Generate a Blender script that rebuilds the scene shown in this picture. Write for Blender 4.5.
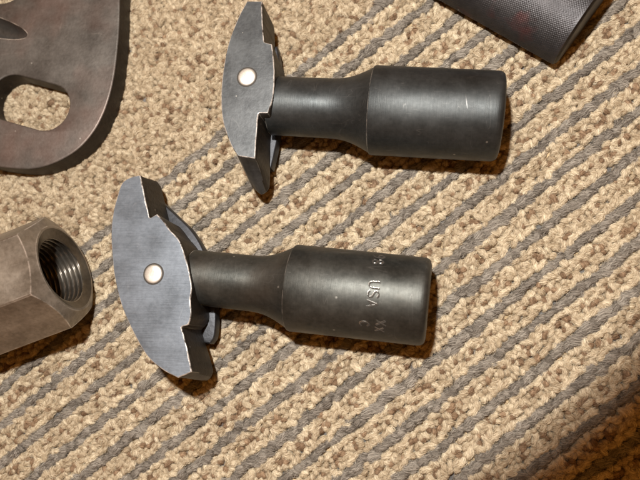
import bpy, bmesh, math, random
import numpy as np
from mathutils import Vector, Matrix

# ------------------------------------------------------------------ clear
for o in list(bpy.data.objects):
    bpy.data.objects.remove(o, do_unlink=True)
scene = bpy.context.scene
COL = scene.collection
MM = 0.001                      # everything below is written in millimetres

# ------------------------------------------------------------------ camera
cam = bpy.data.cameras.new('camera')
cam.sensor_width = 36.0
cam.lens = 33.75
cam.clip_start = 0.005
cam.clip_end = 20.0
camo = bpy.data.objects.new('camera', cam)
COL.objects.link(camo)
camo.matrix_world = Matrix(((0.98399689, 0.01600311, 0.17746553, 0.0),
                            (0.01600311, 0.98399689, -0.17746553, 0.0),
                            (-0.17746553, 0.17746553, 0.96799379, 0.174),
                            (0, 0, 0, 1)))
cam.dof.use_dof = True
cam.dof.focus_distance = 0.172
cam.dof.aperture_fstop = 16.0
scene.camera = camo

# ------------------------------------------------------------------ light
# dim tungsten room light all round, plus the camera's flash, up and left of the lens
world = bpy.data.worlds.new('World')
scene.world = world
world.use_nodes = True
bg = world.node_tree.nodes['Background']
bg.inputs['Color'].default_value = (1.0, 0.40, 0.075, 1)
bg.inputs['Strength'].default_value = 0.28

fl = bpy.data.lights.new('flash', 'SPOT')
fl.energy = 5.7
fl.color = (1.0, 0.965, 0.91)
fl.shadow_soft_size = 0.0065
fl.spot_size = math.radians(83.4)
fl.spot_blend = 0.13
flo = bpy.data.objects.new('flash', fl)
COL.objects.link(flo)
flo.location = (-0.026, 0.072, 0.262)
flo.rotation_euler = (Vector((-0.090, 0.130, 0.0)) - flo.location).to_track_quat('-Z', 'Y').to_euler()

scene.view_settings.view_transform = 'Standard'
scene.view_settings.look = 'None'
scene.view_settings.exposure = 0.0
scene.view_settings.gamma = 1.0
scene.render.engine = 'CYCLES'

# ------------------------------------------------------------------ helpers
def link(name, me, mat=None, parent=None, smooth=None):
    o = bpy.data.objects.new(name, me)
    COL.objects.link(o)
    if mat is not None:
        me.materials.clear()
        me.materials.append(mat)
    if parent is not None:
        o.parent = parent
    if smooth is not None:
        me.polygons.foreach_set('use_smooth', [True] * len(me.polygons))
        me.set_sharp_from_angle(angle=math.radians(smooth))
    return o

def mesh(name, verts, faces):
    me = bpy.data.meshes.new(name)
    me.from_pydata([tuple(c * MM for c in v) for v in verts], [], faces)
    me.update()
    return me

def thing(name, label, cat, loc, rotz=0.0, group=None):
    o = bpy.data.objects.new(name, None)
    o.empty_display_size = 0.01
    COL.objects.link(o)
    o.location = [c * MM for c in loc]
    o.rotation_euler = (0, 0, rotz)
    o['label'] = label
    o['category'] = cat
    if group:
        o['group'] = group
    return o

def lathe(name, profile, n=96, closed=False):
    """profile: list of (x, r) about the X axis."""
    v, f = [], []
    for (x, r) in profile:
        for k in range(n):
            a = 2 * math.pi * k / n
            v.append((x, r * math.cos(a), r * math.sin(a)))
    for i in range(len(profile) - 1):
        for k in range(n):
            k2 = (k + 1) % n
            f.append((i * n + k, i * n + k2, (i + 1) * n + k2, (i + 1) * n + k))
    me = mesh(name, v, f)
    bm = bmesh.new(); bm.from_mesh(me)
    bmesh.ops.remove_doubles(bm, verts=bm.verts, dist=1e-7)
    bmesh.ops.recalc_face_normals(bm, faces=bm.faces)
    bm.to_mesh(me); bm.free()
    return me

def rounded(pts, seg=7):
    """Catmull-Rom through points; a point with a third entry is a sharp corner."""
    n = len(pts)
    P = [np.array(p[:2], float) for p in pts]
    C = [len(p) > 2 for p in pts]
    out = []
    for i in range(n):
        p1, p2 = P[i], P[(i + 1) % n]
        p0 = p1 - (p2 - p1) * .5 if C[i] else P[i - 1]
        p3 = p2 + (p2 - p1) * .5 if C[(i + 1) % n] else P[(i + 2) % n]
        for k in range(seg):
            t = k / seg
            q = .5 * ((2 * p1) + (p2 - p0) * t + (2 * p0 - 5 * p1 + 4 * p2 - p3) * t * t + (3 * p1 - p0 - 3 * p2 + p3) * t ** 3)
            out.append((float(q[0]), float(q[1])))
    return out

def slab(name, loops, z0, z1, bev, res=2):
    """Extruded flat outline with holes and rounded rims (2D curve turned to mesh)."""
    cu = bpy.data.curves.new(name, 'CURVE')
    cu.dimensions = '2D'
    cu.fill_mode = 'BOTH'
    for lp in loops:
        s = cu.splines.new('POLY')
        s.points.add(len(lp) - 1)
        for p, q in zip(s.points, lp):
            p.co = (q[0] * MM, q[1] * MM, 0, 1)
        s.use_cyclic_u = True
    cu.extrude = ((z1 - z0) / 2 - bev) * MM
    cu.bevel_depth = bev * MM
    cu.bevel_resolution = res
    cu.offset = -bev * MM
    o = bpy.data.objects.new(name, cu)
    COL.objects.link(o)
    dg = bpy.context.evaluated_depsgraph_get()
    me = bpy.data.meshes.new_from_object(o.evaluated_get(dg), depsgraph=dg)
    bpy.data.objects.remove(o)
    bpy.data.curves.remove(cu)
    me.name = name
    me.transform(Matrix.Translation((0, 0, (z0 + z1) / 2 * MM)))
    bm = bmesh.new(); bm.from_mesh(me)
    bmesh.ops.remove_doubles(bm, verts=bm.verts, dist=2e-6)
    bmesh.ops.recalc_face_normals(bm, faces=bm.faces)
    bm.to_mesh(me); bm.free()
    return me

def shift(me, origin):
    me.transform(Matrix.Translation(tuple(-c * MM for c in origin)))
    return me

# ------------------------------------------------------------------ materials
class NT:
    def __init__(self, name):
        self.m = bpy.data.materials.new(name)
        self.m.use_nodes = True
        self.t = self.m.node_tree
        self.b = self.t.nodes['Principled BSDF']
    def n(self, kind, **kw):
        nd = self.t.nodes.new(kind)
        for k, v in kw.items():
            if hasattr(nd, k):
                setattr(nd, k, v)
            else:
                nd.inputs[k].default_value = v
        return nd
    def l(self, a, b):
        self.t.links.new(a, b)
    def coords(self, scale=(1, 1, 1), rot=(0, 0, 0)):
        tc = self.n('ShaderNodeTexCoord')
        mp = self.n('ShaderNodeMapping')
        mp.inputs['Scale'].default_value = scale
        mp.inputs['Rotation'].default_value = rot
        self.l(tc.outputs['Object'], mp.inputs['Vector'])
        return mp.outputs['Vector']
    def noise(self, vec, scale, detail=4, rough=.55):
        nd = self.n('ShaderNodeTexNoise')
        nd.inputs['Scale'].default_value = scale
        nd.inputs['Detail'].default_value = detail
        nd.inputs['Roughness'].default_value = rough
        self.l(vec, nd.inputs['Vector'])
        return nd.outputs['Fac']
    def ramp(self, fac, stops):
        r = self.n('ShaderNodeValToRGB')
        e = r.color_ramp.elements
        while len(e) < len(stops):
            e.new(.5)
        for el, (p, c) in zip(e, stops):
            el.position = p
            el.color = (c, c, c, 1) if isinstance(c, (int, float)) else (*c, 1)
        self.l(fac, r.inputs['Fac'])
        return r.outputs['Color']
    def mix(self, fac, a, b, mode='MIX'):
        m = self.n('ShaderNodeMix', data_type='RGBA', blend_type=mode)
        for sock, val in ((m.inputs[0], fac), (m.inputs[6], a), (m.inputs[7], b)):
            if isinstance(val, (int, float)):
                sock.default_value = val
            elif isinstance(val, tuple):
                sock.default_value = (*val, 1)
            else:
                self.l(val, sock)
        return m.outputs[2]
    def math(self, op, a, b=0.0):
        m = self.n('ShaderNodeMath', operation=op)
        for s, v in zip(m.inputs, (a, b)):
            if isinstance(v, (int, float)):
                s.default_value = v
            else:
                self.l(v, s)
        return m.outputs[0]
    def bump(self, h, strength, dist):
        b = self.n('ShaderNodeBump')
        b.inputs['Strength'].default_value = strength
        b.inputs['Distance'].default_value = dist
        self.l(h, b.inputs['Height'])
        self.l(b.outputs['Normal'], self.b.inputs['Normal'])

def steel(name, dark, light, rough=(.36, .52), metallic=.9, edge=(.55, .53, .5), edge_r=.00045,
          edge_cut=(.90, .97), grain=None, tint=None, bump=.12, specks=True, scr=.10, smear=.8):
    s = NT(name)
    v = s.coords()
    big = s.noise(v, 90, 5, .6)
    fine = s.noise(v, 900, 4, .65)
    m = s.math('ADD', s.math('MULTIPLY', big, .6), s.math('MULTIPLY', fine, .4))
    col = s.mix(s.ramp(m, [(.34, 0), (.66, 1)]), dark, light)
    hgt = fine
    if tint:                       # old stain with its own outline
        msk = s.ramp(s.noise(v, tint[1], 3, .6), [(.52, 0), (.68, 1)])
        col = s.mix(s.math('MULTIPLY', msk, tint[2]), col, tint[0])
    if grain:                      # grinding marks
        gv = s.coords(grain[0], grain[1])
        g = s.noise(gv, 1.0, 3, .7)
        col = s.mix(grain[2], col, s.ramp(g, [(.25, .25), (.75, 1.0)]), 'MULTIPLY')
        hgt = s.math('ADD', s.math('MULTIPLY', g, 1.5), s.math('MULTIPLY', fine, .3))
    if specks:                     # pin-head nicks
        vo = s.n('ShaderNodeTexVoronoi', Scale=420.0)
        s.l(v, vo.inputs['Vector'])
        wn = s.n('ShaderNodeTexWhiteNoise')
        s.l(vo.outputs['Color'], wn.inputs['Vector'])
        sp = s.math('MULTIPLY', s.math('LESS_THAN', vo.outputs['Distance'], .13), s.math('GREATER_THAN', wn.outputs['Value'], .955))
        col = s.mix(s.math('MULTIPLY', sp, .3), col, (.62, .6, .55))
    if scr:                        # fine scratches and handling smears
        for q, (rz, sc) in enumerate(((.5, (14, 130, 60)), (-.7, (150, 18, 70)), (1.3, (20, 190, 90)))):
            nz = s.noise(s.coords(sc, (.3 * q, .2, rz)), 1.0 + .37 * q, 2, .5)
            ln = s.ramp(s.math('ABSOLUTE', s.math('SUBTRACT', nz, .5)), [(0, 1), (.0045, 0)])
            gate = s.ramp(s.noise(v, 130 + 40 * q, 3, .6), [(.50, 0), (.75, 1)])
            col = s.mix(s.math('MULTIPLY', s.math('MULTIPLY', ln, gate), scr), col, edge)
        sm = s.ramp(s.noise(s.coords((40, 40, 40), (0, 0, .4)), 1.0, 5, .7), [(.35, .72), (.65, 1.18)])
        col = s.mix(smear, col, sm, 'MULTIPLY')
    # rubbed bright edges; on the nut, painted glints
    bv = s.n('ShaderNodeBevel', samples=6)
    bv.inputs['Radius'].default_value = edge_r
    ge = s.n('ShaderNodeNewGeometry')
    dt = s.n('ShaderNodeVectorMath', operation='DOT_PRODUCT')
    s.l(bv.outputs['Normal'], dt.inputs[0]); s.l(ge.outputs['Normal'], dt.inputs[1])
    e = s.ramp(dt.outputs['Value'], [(edge_cut[0], 1), (edge_cut[1], 0)])
    brk = s.ramp(s.noise(v, 260, 4, .7), [(.40, 0), (.60, 1)])
    em = s.math('MULTIPLY', e, brk)
    col = s.mix(em, col, edge)
    s.l(col, s.b.inputs['Base Color'])
    s.b.inputs['Metallic'].default_value = metallic
    rg = s.math('ADD', s.math('MULTIPLY', s.ramp(big, [(.3, 0), (.7, 1)]), rough[1] - rough[0]), rough[0])
    rg = s.math('SUBTRACT', rg, s.math('MULTIPLY', em, .1))
    s.l(rg, s.b.inputs['Roughness'])
    s.bump(hgt, bump, .0002)
    return s.m

M = {}
M['oxide'] = steel('black_oxide_steel', (.042, .044, .040), (.096, .096, .087), rough=(.40, .56), metallic=.8, bump=.12, scr=.17, edge_cut=(.955, .992), tint=((.11, .09, .07), 60, .3), grain=((5200, 25, 25), (0, 0, 0), .16))
M['oxide_dark'] = steel('dark_oxide_steel', (.035, .039, .040), (.070, .074, .074), rough=(.40, .56), metallic=.8, bump=.12, scr=.17, edge_cut=(.955, .992), grain=((5200, 25, 25), (0, 0, 0), .14))
M['brushed'] = steel('ground_steel_face', (.145, .168, .196), (.245, .275, .315), rough=(.42, .56), metallic=.95, edge=(.85, .83, .82),
                     grain=((160, 3800, 160), (0, 0, .05), .28), bump=.15, specks=False, smear=.35)
M['forged'] = steel('forged_grey_steel', (.066, .071, .075), (.128, .135, .139), rough=(.42, .56), metallic=.9, edge=(.8, .79, .77), bump=.2, smear=.4)
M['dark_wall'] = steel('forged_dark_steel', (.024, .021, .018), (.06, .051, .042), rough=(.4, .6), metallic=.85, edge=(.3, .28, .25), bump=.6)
M['tip'] = steel('pale_tip_steel', (.07, .07, .07), (.13, .13, .13), rough=(.42, .58), metallic=.85, bump=.2)  # paler steel for flank faces turned toward negative y
M['cheek'] = steel('dark_cheek_steel', (.028, .029, .032), (.06, .062, .068), rough=(.4, .55), metallic=.85, edge=(.42, .44, .48), edge_r=.0006, bump=.3)
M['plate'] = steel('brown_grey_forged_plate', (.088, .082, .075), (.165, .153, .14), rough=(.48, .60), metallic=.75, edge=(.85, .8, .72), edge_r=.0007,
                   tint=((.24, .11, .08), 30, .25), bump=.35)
M['nut'] = steel('tan_patina_steel', (.24, .21, .168), (.50, .445, .375), rough=(.38, .54), metallic=.82, edge=(.95, .9, .84),
                 edge_r=.0006, edge_cut=(.95, .99), tint=((.17, .13, .09), 70, .4), grain=((35, 300, 300), (0, 0, 0), .25), bump=.15)  # bright edge colour paints glints along the nut's edges
M['bore'] = steel('threaded_bore_steel', (.13, .115, .095), (.26, .235, .20), rough=(.30, .42), metallic=.95, bump=.1, specks=False)
M['pin'] = steel('pin_steel', (.66, .63, .56), (.86, .83, .77), rough=(.42, .56), metallic=.8, edge=(.9, .87, .8), bump=.3, specks=False)
M['knurl'] = steel('knurled_dark_steel', (.045, .043, .045), (.085, .08, .082), rough=(.46, .60), metallic=.85, edge=(.4, .39, .38), edge_r=.0002,
                   edge_cut=(.80, .95), bump=.15, tint=((.30, .03, .02), 70, .25))
_g = NT('painted_groove_shade'); _g.b.inputs['Base Color'].default_value = (.03, .025, .02, 1); _g.b.inputs['Roughness'].default_value = .8  # plain dark colour standing in for shade in grooves and recesses
M['groove'] = _g.m
def worn_rim():
    s = NT('worn_rim_steel')
    v = s.coords()
    n1 = s.ramp(s.noise(v, 330, 4, .7), [(.38, 0), (.54, 1)])
    s.l(s.mix(n1, (.10, .088, .078), (.85, .83, .80)), s.b.inputs['Base Color'])
    s.b.inputs['Metallic'].default_value = .75
    s.b.inputs['Roughness'].default_value = .42
    return s.m
M['rim'] = worn_rim()
M['stamp'] = steel('stamped_steel', (.095, .095, .088), (.16, .158, .147), rough=(.32, .44), bump=.1, specks=False)
M['scratch'] = steel('bare_scratch_steel', (.10, .098, .095), (.14, .138, .135), rough=(.3, .4), bump=.1, specks=False)

def yarn(name, c0, c1, spread):
    s = NT(name)
    at = s.n('ShaderNodeAttribute', attribute_name='tone')
    it = s.n('ShaderNodeAttribute', attribute_name='tn', attribute_type='INSTANCER')
    f = s.math('ADD', s.math('MULTIPLY', it.outputs['Fac'], .6), s.math('MULTIPLY', at.outputs['Fac'], spread))
    f = s.math('ADD', f, .2)
    col = s.mix(s.ramp(f, [(0, 0), (1, 1)]), c0, c1)
    s.l(col, s.b.inputs['Base Color'])
    s.b.inputs['Roughness'].default_value = .8
    s.b.inputs['Specular IOR Level'].default_value = .3
    tr = s.n('ShaderNodeBsdfTranslucent')
    s.l(col, tr.inputs['Color'])
    ms = s.n('ShaderNodeMixShader')
    ms.inputs[0].default_value = .38
    s.l(s.b.outputs[0], ms.inputs[1]); s.l(tr.outputs[0], ms.inputs[2])
    s.l(ms.outputs[0], s.t.nodes['Material Output'].inputs['Surface'])
    return s.m

M['beige'] = yarn('beige_yarn', (.545, .435, .295), (.90, .81, .63), .9)
M['brown'] = yarn('brown_yarn', (.27, .175, .105), (.54, .385, .25), .8)
M['grey'] = yarn('grey_yarn', (.19, .162, .132), (.50, .45, .385), 1.0)

def backing():
    s = NT('carpet_backing')
    tc = s.n('ShaderNodeTexCoord')
    mp = s.n('ShaderNodeMapping')
    mp.inputs['Rotation'].default_value = (0, 0, -math.radians(38.6))
    s.l(tc.outputs['Object'], mp.inputs['Vector'])
    wv = s.n('ShaderNodeTexWave', wave_type='BANDS', bands_direction='Y')
    wv.inputs['Scale'].default_value = 2 * math.pi / (20 * .0093)
    wv.inputs['Distortion'].default_value = 2.0
    wv.inputs['Detail'].default_value = 2.0
    wv.inputs['Detail Scale'].default_value = 4.0
    s.l(mp.outputs['Vector'], wv.inputs['Vector'])
    c = s.mix(s.ramp(wv.outputs['Fac'], [(.2, 0), (.4, 1)]), (.17, .16, .15), (.56, .42, .25))
    n2 = s.noise(s.coords(), 500, 4, .6)
    c = s.mix(.8, c, s.ramp(n2, [(.3, .5), (.65, 1.1)]), 'MULTIPLY')
    s.l(c, s.b.inputs['Base Color'])
    s.b.inputs['Roughness'].default_value = .95
    s.bump(n2, 1.0, .002)
    return s.m
M['backing'] = backing()

# ------------------------------------------------------------------ carpet
TH = math.radians(38.6)
UD = np.array([math.cos(TH), math.sin(TH)])      # along the rows
ND = np.array([-math.sin(TH), math.cos(TH)])     # across the rows
rng = np.random.default_rng(11)

g = 40
bv, bf = [], []
for i in range(g + 1):
    for j in range(g + 1):
        bv.append((-420 + 760 * i / g, -300 + 700 * j / g, -1.9))
for i in range(g):
    for j in range(g):
        a = i * (g + 1) + j
        bf.append((a, a + g + 1, a + g + 2, a + 1))
carpet = link('carpet', mesh('carpet', bv, bf), M['backing'])
carpet['kind'] = 'structure'
carpet['label'] = 'beige looped pile carpet with grey rows and brown flecks'

# region that carries built pile: corners of what the lens sees, with a margin
X0, X1, Y0, Y1 = -172., 84., -62., 142.

def wob(u, ph, amp, wl):
    return amp * (np.sin(u / wl + ph) + .6 * np.sin(u / wl * 2.3 + ph * 2.1)) / 1.6

STRIPE0 = 43.68
stripes = []
nv = STRIPE0
while nv > -120:
    stripes.append(nv); nv -= 9.32
nv = STRIPE0 + 9.5
FIRST = 91.85
while nv < FIRST + 3:
    stripes.append(nv); nv += 9.7
stripes.sort()
rows = []                                         # (n, kind)
for a, b in zip(stripes[:-1], stripes[1:]):
    p = b - a
    rows += [(a, 'g'), (a + p * .25, 'b'), (a + p * .42, 'm'), (a + p * .59, 'm'), (a + p * .755, 'b')]
top = stripes[-1]
rows.append((top, 'g'))
nn = top + 2.2
while nn < 260:
    rows.append((nn, 'p')); nn += 1.8

loops = {'beige': [], 'brown': [], 'grey': []}
corn = [np.array(c) for c in ((X0, Y0), (X1, Y0), (X0, Y1), (X1, Y1))]
umin = min(c @ UD for c in corn); umax = max(c @ UD for c in corn)
for ri, (n0, kind) in enumerate(rows):
    u = umin + rng.uniform(0, 2)
    ph = n0 * .37
    gph = round(n0 / 9.3) * 1.7
    while u < umax:
        step = {'g': 1.4, 'b': 1.35, 'm': 1.38, 'p': 1.38}[kind] * rng.uniform(.8, 1.22)
        u += step
        n = n0 + wob(u, ph, .2, 14.) + .30 * math.sin(u / 55. + n0 * .02) + rng.normal(0, .15 if kind == 'g' else .30)
        x, y = UD * u + ND * n
        if not (X0 < x < X1 and Y0 < y < Y1):
            continue
        if kind == 'g':
            thin = .5 + .5 * math.sin(u / 9.0 + gph) * math.sin(u / 23. + gph * 2)
            loops['grey'].append((x, y, TH + rng.normal(0, .30), rng.uniform(.75, 1.05), -0.04 + rng.normal(0, .15) + .25 * thin,
                                  rng.uniform(1.3, 1.6) * (.9 + .28 * thin), rng.uniform(0, 1), rng.normal(0, .15)))
        else:
            clump = math.sin(u * 1.15 + n0 * 5.1 + 1.5 * math.sin(u * .21 + n0))
            brown = (kind == 'm' and rng.random() < (.56 if clump > .15 else .06)) or (kind == 'p' and rng.random() < (.34 if clump > .3 else .05)) or (kind == 'b' and rng.random() < .015)
            ang = TH + rng.normal(0, .75) + (math.pi / 2 if (kind in 'mp' and rng.random() < .35) else 0)
            if brown:
                loops['brown'].append((x, y, ang, rng.uniform(.7, 1.1), -.34 + rng.normal(0, .15), rng.uniform(.85, 1.1), rng.uniform(0, 1), rng.normal(0, .25)))
            else:
                z = {'b': -.05, 'm': -.30, 'p': -.12}[kind] + rng.normal(0, .17)
                rr = rng.uniform(.84, 1.2) * (.95 if kind == 'm' else 1.0)
                tn = rng.uniform(0, 1) - {'p': .38, 'm': .2, 'b': 0}[kind]  # middle rows lowered in tone to paint the shade in the crevices
                loops['beige'].append((x, y, ang, rng.uniform(.8, 1.5), z, rr, tn, rng.normal(0, .35)))

def tuft(name, mat, rg, a, rho, lean, nrib, nfly, twist, wid):
    """One yarn loop, crown at z = 0: a core tube wrapped in flat fibre bundles, with stray ends."""
    v, f, tn = [], [], []
    zb = -3.4
    def P(t):
        s_ = math.sin(t) ** .75 if math.sin(t) > 0 else 0
        return Vector((a * math.cos(t), lean * s_, zb + (-rho * .8 - zb) * s_))
    def frame(t):
        tg = (P(min(t + .05, 3.1)) - P(max(t - .05, .04))).normalized()
        bi = Vector((0, 1, 0)); bi = (bi - tg * bi.dot(tg)).normalized()
        return tg, bi.cross(tg).normalized(), bi
    K, R = 8, 8
    for i in range(K):
        t = .15 + (math.pi - .3) * i / (K - 1)
        tg, no, bi = frame(t)
        for k in range(R):
            h = k / R * 2 * math.pi
            q = rho * .80 * (.75 + .25 * math.sin(t)) * (1 + rg.normal(0, .10))
            v.append(P(t) + (no * math.cos(h) + bi * math.sin(h)) * q); tn.append(-.30)
    for i in range(K - 1):
        for k in range(R):
            k2 = (k + 1) % R
            f.append((i * R + k, i * R + k2, (i + 1) * R + k2, (i + 1) * R + k))
    def ribbon(pts, sides, w, tone):
        b = len(v)
        n = len(pts)
        for m, (p, sd) in enumerate(zip(pts, sides)):
            ww = w * (1 - .75 * abs(2 * m / (n - 1) - 1) ** 2)
            v.append(p - sd * ww); v.append(p + sd * ww); tn.append(tone); tn.append(tone)
        for m in range(n - 1):
            f.append((b + 2 * m, b + 2 * m + 1, b + 2 * m + 3, b + 2 * m + 2))
    for c in range(nrib):
        t0 = rg.uniform(.25, 2.2); t1 = t0 + rg.uniform(.35, .8)
        h0 = rg.normal(0, 1.15)
        rr = rho * rg.uniform(.82, 1.06); fl = rg.uniform(-.05, .16)
        pts, sd = [], []
        roll = rg.normal(0, .6); skew = rg.normal(0, 1.1)
        for m in range(5):
            t = min(t0 + (t1 - t0) * m / 4, math.pi - .12)
            tg, no, bi = frame(t)
            h = h0 + (twist + skew) * (t - (t0 + t1) / 2)
            out = no * math.cos(h) + bi * math.sin(h)
            tang = -no * math.sin(h) + bi * math.cos(h)
            pts.append(P(t) + out * (rr * (.8 + .2 * math.sin(t)) + fl * math.sin(m / 4 * math.pi)) + tang * rg.normal(0, .03))
            sd.append((tang * math.cos(roll) + out * math.sin(roll)).normalized())
        ribbon(pts, sd, wid * rg.uniform(.6, 1.3), rg.normal(0, .27))
    for c in range(nfly):
        t = rg.uniform(.5, 2.6)
        tg, no, bi = frame(t)
        h = rg.normal(0, 1.1)
        out = no * math.cos(h) + bi * math.sin(h)
        d = (out * .7 + tg * rg.normal(0, .8) + bi * rg.normal(0, .6)).normalized()
        sd = d.cross(Vector(rg.normal(size=3))).normalized()
        p = P(t) + out * rho * .85
        L = rg.uniform(.35, 1.0)
        pts = [p, p + d * L * .5 + sd * .05, p + d * L + Vector((0, 0, -.12)) + sd * rg.normal(0, .12)]
        ribbon(pts, [sd] * 3, wid * .42, rg.normal(.1, .2))
    me = mesh(name, v, f)
    me.polygons.foreach_set('use_smooth', [True] * len(me.polygons))
    at = me.attributes.new('tone', 'FLOAT', 'POINT')
    at.data.foreach_set('value', tn)
    me.materials.append(mat)
    return bpy.data.objects.new(name, me)

def pile(name, mat, L, twist, variants, nrib, nfly, wid):
    rg = np.random.default_rng(len(name) * 7)
    proto = bpy.data.collections.new(name + '_yarn')
    for k in range(variants):
        proto.objects.link(tuft('yarn_loop', mat, rg, rg.uniform(.5, .9), rg.uniform(1.05, 1.35), rg.normal(0, .3), nrib, nfly, twist * rg.uniform(.6, 1.3), wid))
    L = np.array(L)
    N = len(L)
    x, y, an, a, zt, rho, tone, lean = L.T
    me = bpy.data.meshes.new(name)
    me.vertices.add(N)
    me.vertices.foreach_set('co', (np.stack([x, y, zt], -1) * MM).astype(np.float32).ravel())
    def attr(nm, typ, key, val):
        t = me.attributes.new(nm, typ, 'POINT')
        t.data.foreach_set(key, val.ravel())
    flip = np.where(rg.random(N) < .5, math.pi, 0)
    attr('turn', 'FLOAT_VECTOR', 'vector', np.stack([rg.normal(0, .13, N), rg.normal(0, .13, N), an + flip], -1).astype(np.float32))
    sx = rho / 1.25
    attr('size', 'FLOAT_VECTOR', 'vector', np.stack([sx * a / 1.0 * .5 + sx * .5, sx, np.ones(N)], -1).astype(np.float32))
    attr('pick', 'INT', 'value', rg.integers(0, variants, N).astype(np.int32))
    attr('tn', 'FLOAT', 'value', tone.astype(np.float32))
    me.materials.append(mat)
    o = bpy.data.objects.new(name, me)
    COL.objects.link(o)
    o.parent = carpet
    ng = bpy.data.node_groups.new(name + '_scatter', 'GeometryNodeTree')
    ng.interface.new_socket('Geometry', in_out='INPUT', socket_type='NodeSocketGeometry')
    ng.interface.new_socket('Geometry', in_out='OUTPUT', socket_type='NodeSocketGeometry')
    N_ = ng.nodes
    gi = N_.new('NodeGroupInput'); go = N_.new('NodeGroupOutput')
    ci = N_.new('GeometryNodeCollectionInfo')
    ci.inputs['Collection'].default_value = proto
    ci.inputs['Separate Children'].default_value = True
    ci.inputs['Reset Children'].default_value = True
    ip = N_.new('GeometryNodeInstanceOnPoints')
    ip.inputs['Pick Instance'].default_value = True
    def na(nm, typ):
        n = N_.new('GeometryNodeInputNamedAttribute'); n.data_type = typ; n.inputs['Name'].default_value = nm
        return n.outputs['Attribute']
    K = ng.links.new
    K(gi.outputs[0], ip.inputs['Points'])
    K(ci.outputs[0], ip.inputs['Instance'])
    K(na('pick', 'INT'), ip.inputs['Instance Index'])
    er = N_.new('FunctionNodeEulerToRotation')
    K(na('turn', 'FLOAT_VECTOR'), er.inputs[0])
    K(er.outputs[0], ip.inputs['Rotation'])
    K(na('size', 'FLOAT_VECTOR'), ip.inputs['Scale'])
    K(ip.outputs[0], go.inputs[0])
    md = o.modifiers.new('scatter', 'NODES')
    md.node_group = ng
    o['kind'] = 'stuff'
    return o

pile('beige_loops', M['beige'], loops['beige'], .9, 16, 190, 60, .085)['label'] = 'chunky cream beige yarn loops'
pile('brown_loops', M['brown'], loops['brown'], .9, 8, 140, 40, .085)['label'] = 'low brown yarn loops between the beige ones'
pile('grey_loops', M['grey'], loops['grey'], 1.3, 10, 170, 50, .08)['label'] = 'grey yarn rows running across the carpet'

# ------------------------------------------------------------------ pullers
def socket_profile(Lb, rb, rn, fil, head_gap):
    """x = 0 at the open right end, negative toward the jaw; returns socket and shank profiles."""
    c = 2.6
    soc = []
    bore = rb * .62
    soc += [(-26, 0.01), (-26, bore - 1.0), (-25, bore)]
    soc += [(-1.2, bore), (0, bore + 1.1), (0, rb - c)]
    re = rb - .3                                      # slight taper toward the open end
    soc += [(-.08, re - 1.7), (-.34, re - .86), (-.52, re - .62), (-.9, re - .32), (-1.4, re - .11), (-2.1, re - .01), (-3.0, re)]
    soc += [(-Lb * .5, (rb + re) / 2), (-Lb + .5, rb), (-Lb + .12, rb - .16), (-Lb - .05, rb - .5)]
    sh = []
    for k in range(15):                               # concave flare from shoulder down to neck
        t = k / 14
        sh.append((-Lb - .05 - fil * t, rn + (rb - .5 - rn) * (1 - math.sin(t * math.pi / 2)) ** 1.25 + .0))
    sh += [(-Lb - fil - head_gap * .5, rn), (-Lb - fil - head_gap, rn)]
    sh += [(-Lb - fil - head_gap - .1, 0.01)]
    return soc, sh

def pin_mesh(name, r, h):
    pr = [(0, r)]
    pr += [(h - .35, r), (h - .12, r * .93), (h, r * .78), (h + .04, r * .4), (h + .05, .01)]
    me = lathe(name, pr, 40)
    me.transform(Matrix.Rotation(-math.pi / 2, 4, 'Y'))
    return me

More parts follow.
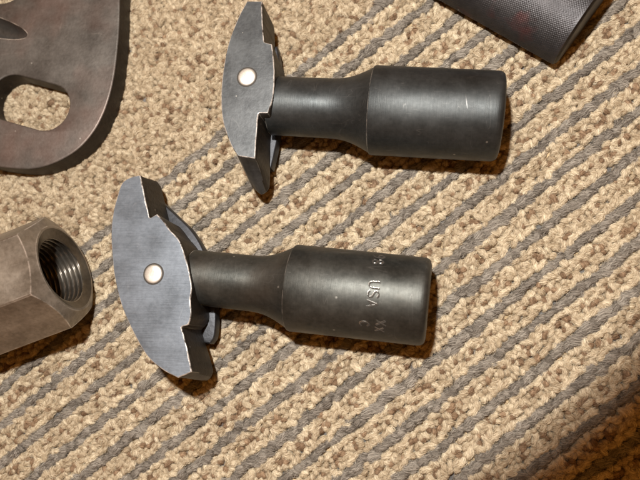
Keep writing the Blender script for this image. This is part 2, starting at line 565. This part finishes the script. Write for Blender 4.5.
def jaw_mesh(face, zm, zf, bev, flare, chip):
    """Ground top face with stepped teeth; the forged flank below it rounds off toward the foot."""
    rg = np.random.default_rng(int(chip * 100) + 5)
    top = np.array(rounded(face, 8))
    seg = np.linalg.norm(np.roll(top, -1, 0) - top, axis=1)
    n = int(seg.sum() / .45)
    cum = np.concatenate([[0], np.cumsum(seg)])
    d = np.linspace(0, cum[-1], n, endpoint=False)
    tp = np.concatenate([top, top[:1]])
    P = np.stack([np.interp(d, cum, tp[:, 0]), np.interp(d, cum, tp[:, 1])], -1)
    Tg = np.roll(P, -1, 0) - np.roll(P, 1, 0)
    Nn = np.stack([Tg[:, 1], -Tg[:, 0]], -1)
    Nn /= np.linalg.norm(Nn, axis=1, keepdims=True)
    area = .5 * np.sum(P[:, 0] * np.roll(P[:, 1], -1) - np.roll(P[:, 0], -1) * P[:, 1])
    if area < 0:
        Nn = -Nn
    w = np.clip((Nn[:, 0] - .1) * 2, 0, 1)                 # the toothed side is the battered one
    jit = rg.normal(0, 1, n); jit = sum(np.roll(jit, q) * w_ for q, w_ in zip(range(-4, 5), (.3, .5, .8, 1, 1, 1, .8, .5, .3))) / 2.4
    chipped = -np.abs(jit) * chip * w
    S = P.copy()
    for _ in range(14):
        S = .5 * S + .25 * (np.roll(S, 1, 0) + np.roll(S, -1, 0))
    for (fx, fy), rad, vx, vy in flare:
        k = np.clip(1 - np.hypot(P[:, 0] - fx, P[:, 1] - fy) / rad, 0, 1) ** .7
        S[:, 0] += vx * k; S[:, 1] += vy * k
    rings = [(zf, P + Nn * (chipped - bev * .9)[:, None]), (zf - bev * .3, P + Nn * (chipped - bev * .35)[:, None]),
             (zf - bev, P + Nn * (chipped * .6)[:, None])]
    for t in (.15, .35, .6, .9):
        q = t * t * (3 - 2 * t)
        rough_ = rg.normal(0, .05, n)
        rings.append((zf - bev - (zf - bev - zm) * t, P * (1 - q) + S * q + Nn * (rough_ + chipped * .4 * (1 - t))[:, None]))
    cen = S.mean(0)
    rings.append((zm, S + (cen - S) * .02))
    v = [(float(p[0]), float(p[1]), z) for z, R_ in rings for p in R_]
    f = []
    for i in range(len(rings) - 1):
        for k in range(n):
            k2 = (k + 1) % n
            f.append((i * n + k, i * n + k2, (i + 1) * n + k2, (i + 1) * n + k))
    f.append(tuple(range(n)))
    f.append(tuple(range((len(rings) - 1) * n, len(rings) * n)))
    me = mesh('jaw', v, f)
    bm = bmesh.new(); bm.from_mesh(me)
    bmesh.ops.recalc_face_normals(bm, faces=bm.faces)
    bm.to_mesh(me); bm.free()
    return me

def puller(name, label, end, ang, Lb, rb, rn, fil, gap, face, cheek, zf, zm, zl, pin, pin_r, face_mat, body_mat, bevel, flare=(), chip=0):
    root = thing(name, label, 'puller tool', (face[0][0], face[0][1], 0), 0, 'pivoting jaw pullers')
    ox, oy = face[0][0], face[0][1]
    soc, sh = socket_profile(Lb, rb, rn, fil, gap)
    place = Matrix.Translation(((end[0] - ox) * MM, (end[1] - oy) * MM, (rb - .45) * MM)) @ Matrix.Rotation(ang, 4, 'Z')
    so = link('socket', lathe('socket', soc), body_mat, root, 35); so.matrix_local = place
    sk = link('shank', lathe('shank', sh), body_mat, root, 35); sk.matrix_local = place
    j = jaw_mesh(face, zm, zf, bevel, flare, chip)
    shift(j, (ox, oy, 0))
    jo = link('jaw', j, M['dark_wall'], root, 32)
    j.materials.append(face_mat)
    j.materials.append(M['rim'])
    j.materials.append(M['tip'])
    for p in j.polygons:
        if p.normal.z > .97:
            p.material_index = 1
        elif p.normal.z > .2 and p.center.z > (zf - bevel * 1.2) * MM:
            p.material_index = 2
        elif p.normal.y < -.35 and p.normal.x < .75:
            p.material_index = 3
    j.polygons.foreach_set('use_smooth', [p.normal.z < .995 for p in j.polygons])
    c = slab('lower_cheek', [rounded(cheek, 6)], zl, zm - .02, .5, 2)
    shift(c, (ox, oy, 0))
    link('lower_cheek', c, M['cheek'], jo, 32)
    ring = link('pin_recess_shade', lathe('pin_recess_shade', [(-.4, pin_r * 1.16), (.02, pin_r * 1.16), (.03, pin_r * 1.13), (.02, pin_r * .9)], 40), M['groove'], jo, 40)  # no recess cut: flat dark ring paints its shade round the pin
    ring.matrix_local = Matrix.Translation(((pin[0] - ox) * MM, (pin[1] - oy) * MM, zf * MM)) @ Matrix.Rotation(-math.pi / 2, 4, 'Y')
    po = link('pivot_pin', pin_mesh('pivot_pin', pin_r, .75), M['pin'], jo, 40)
    po.location = ((pin[0] - ox) * MM, (pin[1] - oy) * MM, (zf - .3) * MM)
    return root, so, place

F2 = 21.0
face2 = [(-83.18, 47.22), (-85.82, 45.54), (-87.03, 41.46), (-87.88, 36.81), (-88.03, 31.32), (-87.19, 25.03), (-85.90, 18.55), (-83.34, 11.08), (-79.54, 4.05), (-74.68, -2.80),
         (-69.87, -6.36), (-65.52, -8.33, 1), (-61.71, -6.70, 1), (-63.47, -0.51), (-65.35, 4.99, 1), (-63.40, 5.54, 1), (-62.83, 7.93), (-63.03, 11.41), (-63.14, 15.99), (-64.24, 20.62), (-65.49, 24.21),
         (-67.51, 28.69), (-70.33, 31.55), (-72.27, 34.14), (-74.49, 36.19, 1), (-76.66, 35.10, 1), (-78.46, 41.20), (-80.30, 47.71, 1)]
cheek2 = [(-80.87, 44.01, 1), (-75.01, 38.84, 1), (-70.25, 34.41), (-66.12, 28.25), (-63.16, 19.26), (-61.33, 10.47), (-61.28, 3.27), (-62.52, 0.69, 1), (-66.82, 1.20, 1), (-78.10, 3.07),
          (-85.41, 16.34), (-86.55, 31.62)]
p2, soc2, place2 = puller('puller_tool', 'puller with bluish ground jaw and stamped lettering on its dark socket, nearest the nut',
    (-.1, 12.55), math.radians(-6.0), 37.3, 12.05, 7.85, 12.5, 17.0, face2, cheek2, F2, 6.5, 2.5, (-74.36, 19.32), 2.6, M['brushed'], M['oxide'], .26, [((-81.09, 48.03), 9.0, -1.0, 2.5), ((-63.32, -7.76), 8.0, 1.5, -2.0)], .11)

F1 = 21.5
face1 = [(-50.64, 98.82, 1), (-53.15, 93.67), (-55.80, 85.45), (-57.03, 76.30), (-57.12, 68.73), (-56.22, 62.12), (-53.88, 55.83), (-51.54, 51.96, 1), (-46.49, 51.03, 1), (-46.31, 57.80), (-45.96, 64.21, 1),
         (-43.22, 64.06, 1), (-42.05, 67.82), (-41.64, 73.14), (-41.97, 79.17), (-42.72, 84.71, 1), (-45.09, 85.52, 1), (-45.77, 92.39), (-46.13, 98.39, 1)]
cheek1 = [(-49.96, 91.68, 1), (-45.16, 91.97, 1), (-43.61, 82.25), (-43.29, 70.88), (-44.26, 61.39), (-45.84, 52.71, 1), (-48.63, 52.82, 1), (-54.28, 61.87), (-56.40, 74.89), (-55.32, 88.06)]
p1, soc1, place1 = puller('puller_tool', 'puller with plain grey jaw and unmarked blackened socket, farther from the nut',
    (20.3, 63.1), math.radians(-6.2), 35.6, 12.55, 8.5, 12.5, 17.0, face1, cheek1, F1, 7.0, 2.5, (-49.72, 75.19), 2.6, M['forged'], M['oxide_dark'], .26, [((-48.79, 51.27), 9.0, .6, -7.5), ((-48.22, 98.28), 6.0, .0, 1.5)], .07)

# stamped characters on the lower socket: single strokes rolled round the cylinder
GLYPH = {
    'U': [[(0, 1), (0, .35), (.12, .08), (.3, 0), (.48, .08), (.6, .35), (.6, 1)]],
    'S': [[(.58, .84), (.42, .98), (.2, .98), (.03, .84), (.05, .64), (.3, .52), (.55, .38), (.58, .16), (.42, .02), (.18, .02), (.0, .16)]],
    'A': [[(0, 0), (.3, 1), (.6, 0)], [(.12, .36), (.48, .36)]],
    '8': [[(.3, .52), (.08, .64), (.06, .86), (.3, 1), (.54, .86), (.52, .64), (.3, .52), (.04, .36), (.04, .12), (.3, 0), (.56, .12), (.56, .36), (.3, .52)]],
    '9': [[(.56, .66), (.36, .46), (.1, .54), (.04, .78), (.2, .98), (.42, .98), (.56, .8), (.56, .5), (.42, .1), (.2, 0)]],
    'X': [[(0, 0), (.6, 1)], [(0, 1), (.6, 0)]],
    'C': [[(.58, .82), (.4, .98), (.18, .96), (.02, .7), (.02, .3), (.18, .04), (.4, .02), (.58, .18)]],
}
def stamp(ch, rad, x0, th0, size, tr, rise):
    """x0: axial foot of the letter; th0: angle of its centre from the top, positive toward the viewer."""
    v, f, mi = [], [], []
    # dark stroke painted as groove shade, paler raised lip beside it as the glint
    for dx, dth, t_, up_, mat in ((.10, .012, tr * 1.15, rise - .07, 1), (-.13, -.014, tr * .55, rise + .005, 0)):
        for st in GLYPH[ch]:
            pts = []
            for (a, b), (c, d) in zip(st[:-1], st[1:]):
                for k in range(5):
                    pts.append((a + (c - a) * k / 5, b + (d - b) * k / 5))
            pts.append(st[-1])
            P = []
            for (gx, gy) in pts:
                th = th0 + dth + (gx - .3) * size / rad
                P.append(Vector((x0 + dx + gy * size, -(rad + up_) * math.sin(th), (rad + up_) * math.cos(th))))
            for i, p in enumerate(P):
                tg = (P[min(i + 1, len(P) - 1)] - P[max(i - 1, 0)]).normalized()
                up = Vector((0, p.y, p.z)).normalized()
                sd = tg.cross(up).normalized()
                b0 = len(v)
                for k in range(6):
                    a = k / 6 * 2 * math.pi
                    v.append(tuple(p + sd * (t_ * math.cos(a)) + up * (t_ * .7 * math.sin(a))))
                if i:
                    for k in range(6):
                        f.append((b0 - 6 + k, b0 - 6 + (k + 1) % 6, b0 + (k + 1) % 6, b0 + k)); mi.append(mat)
    me = mesh('stamped_character', v, f)
    me.materials.append(M['stamp']); me.materials.append(M['groove'])
    me.polygons.foreach_set('material_index', mi)
    return me

for ch, xx, deg, sz in (('9', -17.3, -58, 2.9), ('8', -17.3, -45, 2.9), ('U', -17.2, -9.5, 2.8), ('S', -17.2, 2.0, 2.8), ('A', -17.2, 14, 2.8),
                        ('C', -18.8, 42, 2.4), ('X', -14.6, 38, 2.4), ('X', -14.8, 49, 2.2)):
    link('stamped_character', stamp(ch, 11.91, xx + 2.1, math.radians(deg), sz, .22, -.08), None, soc2, 60)

def sliver(r, x, th, length, width, tilt):
    v = []
    for k in range(7):
        t = k / 6 - .5
        w = width * (1 - (2 * t) ** 2) + .02
        a = th + t * length / r
        for s in (-1, 1):
            v.append((x + tilt * t + s * w, -(r + .05) * math.sin(a), (r + .05) * math.cos(a)))
    return mesh('scratch', v, [(2 * i, 2 * i + 1, 2 * i + 3, 2 * i + 2) for i in range(6)])
link('scratch', sliver(12.40, -10.0, math.radians(5), 3.9, .07, .8), M['scratch'], soc1)

# ------------------------------------------------------------------ coupling nut
def hexnut(L, AF, bore, rc_f=.985):
    n = 192
    s3 = AF / 2
    rc = s3 * rc_f
    face_r = s3 * .86
    def R(a):
        d = (a % (math.pi / 3)) - math.pi / 6
        return s3 / math.cos(d)
    angs = [2 * math.pi * (k + .5) / n + math.pi / 6 for k in range(n)]
    v = []
    rings = []
    def ring(fn):
        b = len(v)
        for a in angs:
            x, r = fn(a)
            v.append((x, r * math.cos(a), r * math.sin(a)))
        rings.append(b)
    k = math.tan(math.radians(32))
    ring(lambda a: (-L, s3 * .7))
    ring(lambda a: (-L, face_r))
    ring(lambda a: (-L + max(0, R(a) - face_r) * k, R(a)))
    for t in (.25, .5, .75):
        ring(lambda a, t=t: (-L + L * t, R(a)))
    ring(lambda a: (-max(0, R(a) - face_r) * k, R(a)))
    ring(lambda a: (0, face_r))
    ring(lambda a: (0, bore + 2.3))
    f = []
    for b0, b1 in zip(rings[:-1], rings[1:]):
        for i in range(n):
            j = (i + 1) % n
            f.append((b0 + i, b0 + j, b1 + j, b1 + i))
    me = mesh('hex_body', v, f)
    bm = bmesh.new(); bm.from_mesh(me)
    bmesh.ops.recalc_face_normals(bm, faces=bm.faces)
    bm.to_mesh(me); bm.free()
    return me

def thread(L, r, mouth, pitch, depth):
    n, ns = 96, 12
    v, f = [], []
    nx = int(L / pitch * ns)
    rows_ = [(0.0, mouth, 0.), (-.9, r + .75, 0.)]
    for i in range(nx):
        rows_.append((-1.1 - i * pitch / ns, r, 1.))
    for (x, rr, th) in rows_:
        for k in range(n):
            a = 2 * math.pi * k / n
            ph = (x / pitch + a / (2 * math.pi)) % 1.0
            tri = 1 - abs(2 * ph - 1)
            q = rr + th * depth * (min(max(tri * 1.35 - .17, 0), 1) - .5)
            v.append((x, q * math.cos(a), q * math.sin(a)))
    for i in range(len(rows_) - 1):
        for k in range(n):
            k2 = (k + 1) % n
            f.append((i * n + k, (i + 1) * n + k, (i + 1) * n + k2, i * n + k2))
    return mesh('threaded_bore', v, f)

AF = 30.65
NANG = math.radians(19.9)
# corner ends sit a little back from the end face
nx, ny = -106.83 + math.cos(NANG) * 2.0, 21.39 + math.sin(NANG) * 2.0
nut = thing('coupling_nut', 'long tan steel hex coupling nut with threaded bore facing right', 'nut', (nx, ny, 0), NANG)
hb = link('hex_body', hexnut(58, AF, 10.2), M['nut'], nut, 20)
hb.location = (0, 0, (AF / 2 - .4) * MM)
tb = link('threaded_bore', thread(50, 10.2, 12.5, 1.55, 1.0), M['bore'], nut, 35)
tb.location = (0, 0, (AF / 2 - .4) * MM)

# ------------------------------------------------------------------ slotted plate
ZP = 7.6
outline = rounded([(-100.69, 127.22), (-99.30, 112.37), (-98.66, 98.00), (-99.47, 82.39), (-102.64, 70.67), (-108.17, 62.56), (-115.43, 57.88), (-123.70, 55.54), (-133.11, 55.91), (-144.45, 58.40), (-164.65, 66.93), (-187.06, 82.60),
                   (-203.82, 106.55), (-209.80, 139.19), (-197.84, 171.40), (-164.61, 179.42), (-126.45, 165.48), (-107.34, 145.08)], 8)
def slot(c0, c1, r, n=14):
    c0 = np.array(c0); c1 = np.array(c1)
    d = (c1 - c0) / np.linalg.norm(c1 - c0)
    a0 = math.atan2(d[1], d[0])
    pts = []
    for k in range(n + 1):
        a = a0 - math.pi / 2 + math.pi * k / n
        pts.append((c1[0] + r * math.cos(a), c1[1] + r * math.sin(a)))
    for k in range(n + 1):
        a = a0 + math.pi / 2 + math.pi * k / n
        pts.append((c0[0] + r * math.cos(a), c0[1] + r * math.sin(a)))
    return pts
s1 = slot((-136.08, 80.55), (-121.99, 76.20), 8.0)
s2 = slot((-180.64, 144.89), (-143.29, 124.18), 8.8)
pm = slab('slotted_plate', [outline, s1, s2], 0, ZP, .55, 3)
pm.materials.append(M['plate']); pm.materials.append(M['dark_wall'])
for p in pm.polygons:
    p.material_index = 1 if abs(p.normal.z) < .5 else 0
po_ = Vector((-140.16, 83.29, 0))
shift(pm, po_)
plate = link('slotted_plate', pm, None, None, 30)
plate.location = po_ * MM
# forged hollow beside the slot
bm = bmesh.new()
bmesh.ops.create_uvsphere(bm, u_segments=40, v_segments=20, radius=1.0)
ct = bpy.data.meshes.new('cut'); bm.to_mesh(ct); bm.free()
co = bpy.data.objects.new('cut', ct); COL.objects.link(co)
A_ = np.array((-131.88, 102.16)); B_ = np.array((-174.17, 116.40))
cc = (A_ + B_) / 2; dd = A_ - B_
co.matrix_world = Matrix.Translation((cc[0] * MM, cc[1] * MM, (ZP + 1.0) * MM)) @ Matrix.Rotation(math.atan2(dd[1], dd[0]), 4, 'Z') @ Matrix.Diagonal((np.linalg.norm(dd) / 2 * MM, 4.0 * MM, 7.0 * MM, 1))
md = plate.modifiers.new('hollow', 'BOOLEAN'); md.operation = 'DIFFERENCE'; md.object = co; md.solver = 'EXACT'
bpy.context.view_layer.update()
dg = bpy.context.evaluated_depsgraph_get()
nm = bpy.data.meshes.new_from_object(plate.evaluated_get(dg), depsgraph=dg)
plate.modifiers.clear()
plate.data = nm
nm.polygons.foreach_set('use_smooth', [True] * len(nm.polygons)); nm.set_sharp_from_angle(angle=math.radians(30))
bpy.data.objects.remove(co)
plate['label'] = 'brownish grey forged steel plate with rounded corner and oblong slot'
plate['category'] = 'plate'

# ------------------------------------------------------------------ knurled handle
HW, HB, HT = 15.0, 3.6, 13.0            # half width, edge height, rise of the low domed section
def section(a, d=0.0):
    c, q = math.cos(a), math.sin(a)
    return ((HW + d) * c, HB + ((HT + d) if q > 0 else (HB + d * .5)) * math.copysign(abs(q) ** .9, q))
def knurled(L, nu, nvv, turns, amp):
    v, f = [], []
    r = 14.0
    for i in range(nu + 1):
        x = -L * i / nu
        for k in range(nvv):
            a = 2 * math.pi * k / nvv
            h = 2 * math.pi
            p = a / h * turns + x / r * turns / h
            q = a / h * turns - x / r * turns / h
            t1 = abs((p % 1) * 2 - 1); t2 = abs((q % 1) * 2 - 1)
            e = min(1., i / 6.)
            y, z = section(a, amp * e * (min(t1, t2) * 1.5 - .75) - (1 - e) * amp * .5)
            v.append((x, y, z))
    for i in range(nu):
        for k in range(nvv):
            k2 = (k + 1) % nvv
            f.append((i * nvv + k, i * nvv + k2, (i + 1) * nvv + k2, (i + 1) * nvv + k))
    return mesh('knurled_grip', v, f)
def end_plug(name, steps, n=96):
    v = [(x, *section(2 * math.pi * k / n, d)) for (x, d) in steps for k in range(n)]
    f = []
    for i in range(len(steps) - 1):
        for k in range(n):
            k2 = (k + 1) % n
            f.append((i * n + k, i * n + k2, (i + 1) * n + k2, (i + 1) * n + k))
    f.append(tuple(range((len(steps) - 1) * n, len(steps) * n)))
    me = mesh(name, v, f)
    bm = bmesh.new(); bm.from_mesh(me)
    bmesh.ops.recalc_face_normals(bm, faces=bm.faces)
    bm.to_mesh(me); bm.free()
    return me
ha = np.array([36.22, 81.72]); hbp = np.array([4.70, 104.94])
hd = (ha - hbp) / np.linalg.norm(ha - hbp)
hn = np.array([-hd[1], hd[0]])
hc = ha + hn * HW
handle = thing('knurled_handle', 'dark knurled steel handle end behind the sockets', 'handle', (hc[0], hc[1], 0), math.atan2(hd[1], hd[0]))
link('knurled_grip', knurled(80, 430, 600, 116, .15), M['knurl'], handle, 60)
link('end_rim', end_plug('end_rim', [(-.6, -.3), (0, -.25), (.5, -.8), (.7, -1.8)]), M['dark_wall'], handle, 40)
link('far_collar', end_plug('far_collar', [(-80, -.3), (-81, -.2), (-83.5, -1.2), (-84, -2.2)]), M['oxide_dark'], handle, 40)
